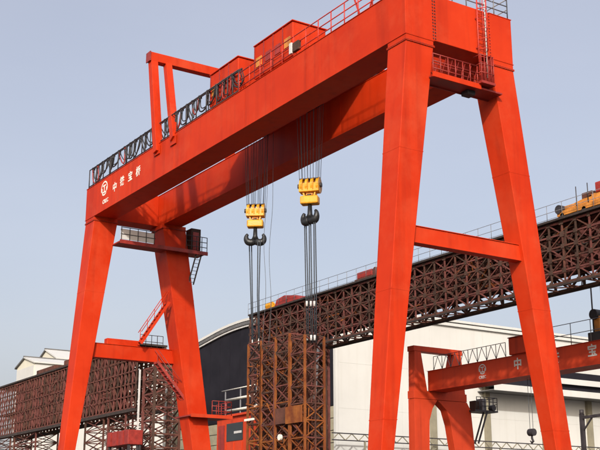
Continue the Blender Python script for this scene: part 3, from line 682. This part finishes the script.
for xx in (-67.6, -65.4):
    MB().tube([(xx, 65.3, GZ1 + .14), (xx, 65.5, GZ1 + .14)], .14, 12).build('wheel', DARK, t2)
    MB().tube([(xx, 66.4, GZ1 + .14), (xx, 66.6, GZ1 + .14)], .14, 12).build('wheel', DARK, t2)
t3 = thing('motor_unit', (-58.0, 66, GZ1), 'dark motor unit standing on the smaller girder at the right edge', 'motor unit')
box('base', DARK, t3, -59.2, -56.4, 65.2, 66.7, GZ1, GZ1 + .75, .05)
MB().tube([(-58.6, 65.3, GZ1 + 2.15), (-58.6, 66.4, GZ1 + 2.15)], .42, 16).build('cable_reel', DARK, t3)
box('reel_bracket', OCHRE, t3, -58.75, -58.2, 65.5, 66.1, GZ1 + .75, GZ1 + 2.0, .03)
tube('mast', DARK, t3, [(-58.9, 65.6, GZ1 + .7), (-58.9, 65.6, GZ1 + 4.6)], .06); tube('mast', DARK, t3, [(-57.9, 65.6, GZ1 + .7), (-57.9, 65.6, GZ1 + 4.6)], .06)
# stair platform on far leg
sp = box('platform', DARK, c2, -79.3, -77.6, 69.75, 72.6, 12.35, 12.5)
railing(sp, (-77.65, 70.0, 12.5), (-77.65, 72.55, 12.5), 1.2, 5, DARK, .035, (1.0, .66, .33)); railing(sp, (-77.65, 72.55, 12.5), (-79.2, 72.55, 12.5), 1.2, 3, DARK, .035, (1.0, .5))
box('equipment_box', UMBER, sp, -78.9, -78.1, 70.2, 70.7, 12.5, 13.4, .03); box('equipment_box', GREYRAIL, sp, -78.6, -77.8, 70.85, 71.3, 12.5, 13.6, .03)
MB().tube([(-78.0, 72.0, 12.75), (-77.5, 72.0, 12.75)], .28, 12).build('spotlight', DARK, sp)
for dx in (0, .5): beam('stair_stringer', DARK, c2, (-78.2 + dx, 71.3, 12.35), (-78.2 + dx, 70.05, 9.4), .07, .16)
h2 = thing('hook_block', (-66.7, 66, 8.8), 'tiny dark hook block hanging before the white wall', 'hook block')
MB().tube([(-66.95, 66, 9.45), (-66.4, 66, 9.45)], .3, 14).build('sheave', DARK, h2)
MB().tube([(-66.68, 66, 9.25), (-66.68, 66, 8.95), (-66.55, 66, 8.72), (-66.72, 66, 8.6), (-66.9, 66, 8.78)], [.08, .09, .1, .09, .04], 8).build('hook', DARK, h2)
for xx in (-66.85, -66.5): tube('hoist_rope', ROPE, h2, [(xx, 66, 9.5), (xx, 66, GZ0)], .022, 5)

# ================================================================== WHITE HALL
HX = -115.0
pc = atx(335, 311, HX); HY = pc.y; EZ = pc.z
rd = aty(238, 325, HY); le = aty(174, 360, HY); HY2 = HY + 75
hall = thing('fabrication_hall', ((HX + le.x) / 2, HY + 30, 0), 'big white fabrication hall with dark gable end and pitched roof behind the cranes', 'hall')
box('wall_core', CREAM, hall, HX - .5, HX - .06, HY + .4, HY2, 0, EZ - .1)
can = atx(495, 381.5, HX + 3)
pil = [atx(u, 420, HX).y for u in (432, 486, 543, 588)]
step = (pil[3] - pil[0]) / 3; ys = [pil[0] - 1 * step] + pil + [pil[3] + step * k for k in (1, 2, 3)]
edges = [HY + .4] + [y for y in ys if y > HY + 2] + [HY2]
zs = [0, 5.5, 11.0, 16.6, 22.4, EZ - .12]
for a, b in zip(edges[:-1], edges[1:]):
    n = max(1, round((b - a) / 5))
    for k in range(n):
        for z0, z1 in zip(zs[:-1], zs[1:]):
            box('wall_panel', WHITEM, hall, HX - .055, HX + random.uniform(-.004, .004), a + (b - a) * k / n + .006, a + (b - a) * (k + 1) / n - .006, z0 + .006, z1 - .006)
for y in ys[1:]:
    box('pilaster', PILASTER, hall, HX + .01, HX + .55, y - .42, y + .42, 0, can.z - .31)
CX = HX + 3.4
zl0, zl1 = atx(580, 397.5, CX).z, atx(580, 392, CX).z
zh0, zh1 = atx(580, 385.5, CX).z, atx(580, 380, CX).z
yl, yh = atx(494, 385, CX).y, atx(548, 385, CX).y
box('canopy_fascia', WHITEM, hall, CX, CX + .1, yl, HY2, zl0, zl1)
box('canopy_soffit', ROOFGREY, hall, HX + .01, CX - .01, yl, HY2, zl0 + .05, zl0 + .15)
box('canopy_shade_band', NAVY, hall, HX + .01, CX - .5, yl + 2, HY2, zl1 - .1, zh0 + .1)  # near-black band on the wall: shade under the eaves put into the colour
box('canopy_fascia', WHITEM, hall, CX, CX + .1, yh, HY2, zh0, zh1)
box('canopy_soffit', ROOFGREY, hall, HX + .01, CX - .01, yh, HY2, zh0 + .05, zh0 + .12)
box('canopy_shade_band', NAVY, hall, HX + .01, CX - .6, yh - 6, HY2, zh1, zh1 + 1.1)
box('canopy_roof', WHITEM, hall, HX + .01, CX - .1, yl, HY2, zl1 + .02, zl1 + .12)
box('eave_gutter', WHITEM, hall, HX - .4, HX + .35, HY - .3, HY2, EZ - .1, EZ + .3)
# gable end in dark navy strips, beige siding below
gx = [le.x + (HX - .5 - le.x) * k / 15 for k in range(16)]
def roofz(x):
    """pitched roof with a softly rounded ridge"""
    def straight(x): return EZ + (rd.z - EZ) * (HX - x) / (HX - rd.x) if x > rd.x else rd.z + (le.z - rd.z) * (rd.x - x) / (rd.x - le.x)
    return sum(straight(x + d * 1.1) for d in range(-6, 7)) / 13 + .42
RX = [HX + .3] + [HX - (HX - le.x) * k / 22 for k in range(1, 22)] + [le.x - .6]
for a, b in zip(gx[:-1], gx[1:]):
    poly = [(a + .05, 17.0), (b - .05, 17.0), (b - .05, roofz(b) - .6)]
    poly.append((a + .05, roofz(a) - .6))
    MB().prism(poly, 'y', HY + .2, HY + .4).build('gable_panel', NAVY, hall)
for k in range(11):
    box('siding_strip', BEIGE, hall, le.x, HX - .5, HY + .22, HY + .4, k * 1.54 + .05, k * 1.54 + 1.49)
box('corner_column', WHITEM, hall, HX - .5, HX - .02, HY, HY + .39, 0, EZ - .12)
for (dz0, dz1, yo, mat, nm) in ((.08, .45, -.35, WHITEM, 'roof_edge'), (-.42, .05, -.25, ROOFGREY, 'roof_trim'), (-.72, -.45, -.1, LIGHTG, 'roof_trim')):
    for (xa, za, xb, zb) in [(a, roofz(a), b, roofz(b)) for a, b in zip(RX[:-1], RX[1:])]:
        MB().hexa([(xb, HY + yo, zb + dz0), (xa, HY + yo, za + dz0), (xa, HY + .5, za + dz0), (xb, HY + .5, zb + dz0),
                   (xb, HY + yo, zb + dz1), (xa, HY + yo, za + dz1), (xa, HY + .5, za + dz1), (xb, HY + .5, zb + dz1)]).build(nm, mat, hall)
for (xa, za, xb, zb) in [(a, roofz(a), b, roofz(b)) for a, b in zip(RX[:-1], RX[1:])]:
    MB().hexa([(xb, HY + .52, zb + .1), (xa, HY + .52, za + .1), (xa, HY2, za + .1), (xb, HY2, zb + .1),
               (xb, HY + .52, zb + .42), (xa, HY + .52, za + .42), (xa, HY2, za + .42), (xb, HY2, zb + .42)]).build('roof_slope', WHITEM, hall)
box('wall_back', CREAM, hall, le.x, le.x + .4, HY + .4, HY2, 0, le.z - .2)
# cable tray lattice along the wall
tr = atx(440, 442, HX + 2)
tray = thing('pipe_rack', (HX + 2, 100, 0), 'thin dark lattice pipe rack running along the foot of the white wall', 'pipe rack')
beam('chord', DARK, tray, (HX + 2, HY - 2, tr.z + .42), (HX + 2, HY2, tr.z + .42), .13); beam('chord', DARK, tray, (HX + 2, HY - 2, tr.z - .42), (HX + 2, HY2, tr.z - .42), .13)
m = MB(); y = HY - 2; k = 0
while y < HY2 - 1.2:
    m.beam((HX + 2, y, tr.z + (.42 if k % 2 else -.42)), (HX + 2, y + 1.0, tr.z + (-.42 if k % 2 else .42)), .1); y += 1.0; k += 1
m.build('web_zigzag', PILASTER, tray, stuff=True)
for k in range(10): beam('support_post', PILASTER, tray, (HX + 2, HY + 3 + k * 7.6, 0), (HX + 2, HY + 3 + k * 7.6, tr.z - .42), .2)
# white rails across the dark gable
wr = thing('white_guard_rails', (-116, 74, 0), 'white horizontal pipe rails in front of the dark gable end', 'guard rail')
for u0, u1, v, r in ((222, 262, 391.5, .07), (226, 262, 400.5, .16), (226, 262, 411.5, .18)):
    a = aty(u0, v, 74); b = aty(u1, v - 1, 74); tube('rail', WHITE, wr, [a, Vector((b.x, b.y, a.z))], r, 8)
for u in (225, 240, 256):
    a = aty(u, 391, 74); tube('rail_post', GREYRAIL, wr, [(a.x, 74.1, 0), (a.x, 74.1, aty(226, 391.5, 74).z)], .1)
# red cabin structure
rc = thing('red_machine_cabin', (-105.6, 61, 0), 'red steel cabin with dark window behind the left far leg', 'cabin')
b = box('cabin_body', ORANGE2, rc, -109.2, -101.6, 59.8, 63, 8.2, 13.6, .05)
box('cabin_roof', ORANGE2, rc, -109.6, -101.2, 59.5, 63.3, 13.6, 13.85, .03)
box('window', GLASS, b, -106.9, -103.4, 59.74, 59.8, 11.0, 12.9); box('window_frame', LIGHTG, b, -105.2, -103.6, 59.7, 59.74, 11.75, 12.0)
box('door_panel', DRED, b, -108.8, -107.4, 59.74, 59.8, 8.5, 12.8)
for k in range(5): box('wall_rib', ORANGE2, b, -109.0 + k * 1.8, -108.88 + k * 1.8, 59.7, 59.79, 8.4, 10.8)
for xx in (-108.8, -102.0):
    for yy in (60.2, 62.6): beam('support_post', DRED, rc, (xx, yy, 0), (xx, yy, 8.2), .35)
# concrete columns between left tower and far-left leg
for i, (u, lab) in enumerate(((167.5, 'left one of two olive concrete columns behind the red stair'), (174.5, 'right one of two olive concrete columns behind the red stair'))):
    a = aty(u, 369, 66); cc = thing('concrete_column', (a.x, 66.5, 0), lab, 'column', 'concrete columns')
    MB().hexa([(a.x - .45, 66, 0), (a.x + .45, 66, 0), (a.x + .45, 66.9, 0), (a.x - .45, 66.9, 0), (a.x - .38, 66.05, a.z), (a.x + .38, 66.05, a.z), (a.x + .38, 66.85, a.z), (a.x - .38, 66.85, a.z)]).build('shaft', PILASTER, cc, .04)
    box('capital', BEIGE, cc, a.x - .75, a.x + .75, 65.8, 67.1, a.z, a.z + .7, .05)
    for k in range(7): box('pipe_bracket', BEIGE, cc, a.x - .6, a.x + .6, 65.9, 65.99, 8 + k * 1.7, 8.25 + k * 1.7)
    tube('drain_pipe', LIGHTG, cc, [(a.x + .2, 65.85, 0), (a.x + .2, 65.85, a.z)], .1)
# white stepped buildings far left
def shed(u, v, y0, wl, dz, ydep, label, xr):
    a = aty(u, v, y0); t = thing('white_shed', (a.x, y0 + 5, 0), label, 'shed', 'white sheds far left')
    e = a.z - dz
    MB().prism([(a.x - wl, 0), (a.x + xr, 0), (a.x + xr, e), (a.x, a.z - .05), (a.x - wl, e)], 'y', y0, y0 + ydep).build('walls', CREAM, t)
    for s, w in ((-1, wl), (1, xr)):
        xe = a.x + s * (w + .5); ze = e - dz * .5 / w
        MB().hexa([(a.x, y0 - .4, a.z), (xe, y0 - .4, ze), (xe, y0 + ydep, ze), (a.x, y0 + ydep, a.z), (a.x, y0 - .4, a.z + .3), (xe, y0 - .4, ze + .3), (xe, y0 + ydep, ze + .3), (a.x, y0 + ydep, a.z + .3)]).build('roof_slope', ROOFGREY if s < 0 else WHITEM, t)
    beam('ridge_cap', ROOFGREY, t, (a.x, y0 - .45, a.z + .38), (a.x, y0 + ydep, a.z + .38), .5, .2)
    for k in range(4):
        box('wall_panel', WHITEM, t, a.x - wl + .2 + k * (wl + xr - .4) / 4 + .03, a.x - wl + .2 + (k + 1) * (wl + xr - .4) / 4 - .03, y0 - .06, y0 - .005, .3, e - .5)
        box('wall_panel', WHITEM, t, a.x + xr + .005, a.x + xr + .06, y0 + ydep * k / 4 + .1, y0 + ydep * (k + 1) / 4 - .1, .3, e - .3)
shed(25.5, 358.3, 78, 5.0, 1.6, 30, 'lower white shed with thin dark roof edge above the left truss', 6)
shed(46.5, 350.5, 86, 6.0, 2.6, 40, 'taller white shed with thin dark roof edge next to the leftmost leg', 7)
# dark steel post with arm, right edge
pf = thing('steel_portal', (-45.5, 50, 0), 'dark steel portal post with arm at the lower right edge', 'portal frame')
beam('post', DARK, pf, (-46.3, 50, 0), (-46.3, 50, 8.35), .22); beam('post', DARK, pf, (-41.0, 50, 0), (-41.0, 50, 8.35), .22)
beam('cross_arm', DARK, pf, (-46.3, 50, 8.13), (-41.0, 50, 8.25), .16); tube('knob', DARK, pf, [(-46.3, 50, 8.3), (-46.3, 50, 8.6)], .13)
beam('knee_brace', DARK, pf, (-46.2, 50, 7.4), (-45.5, 50, 8.1), .08)
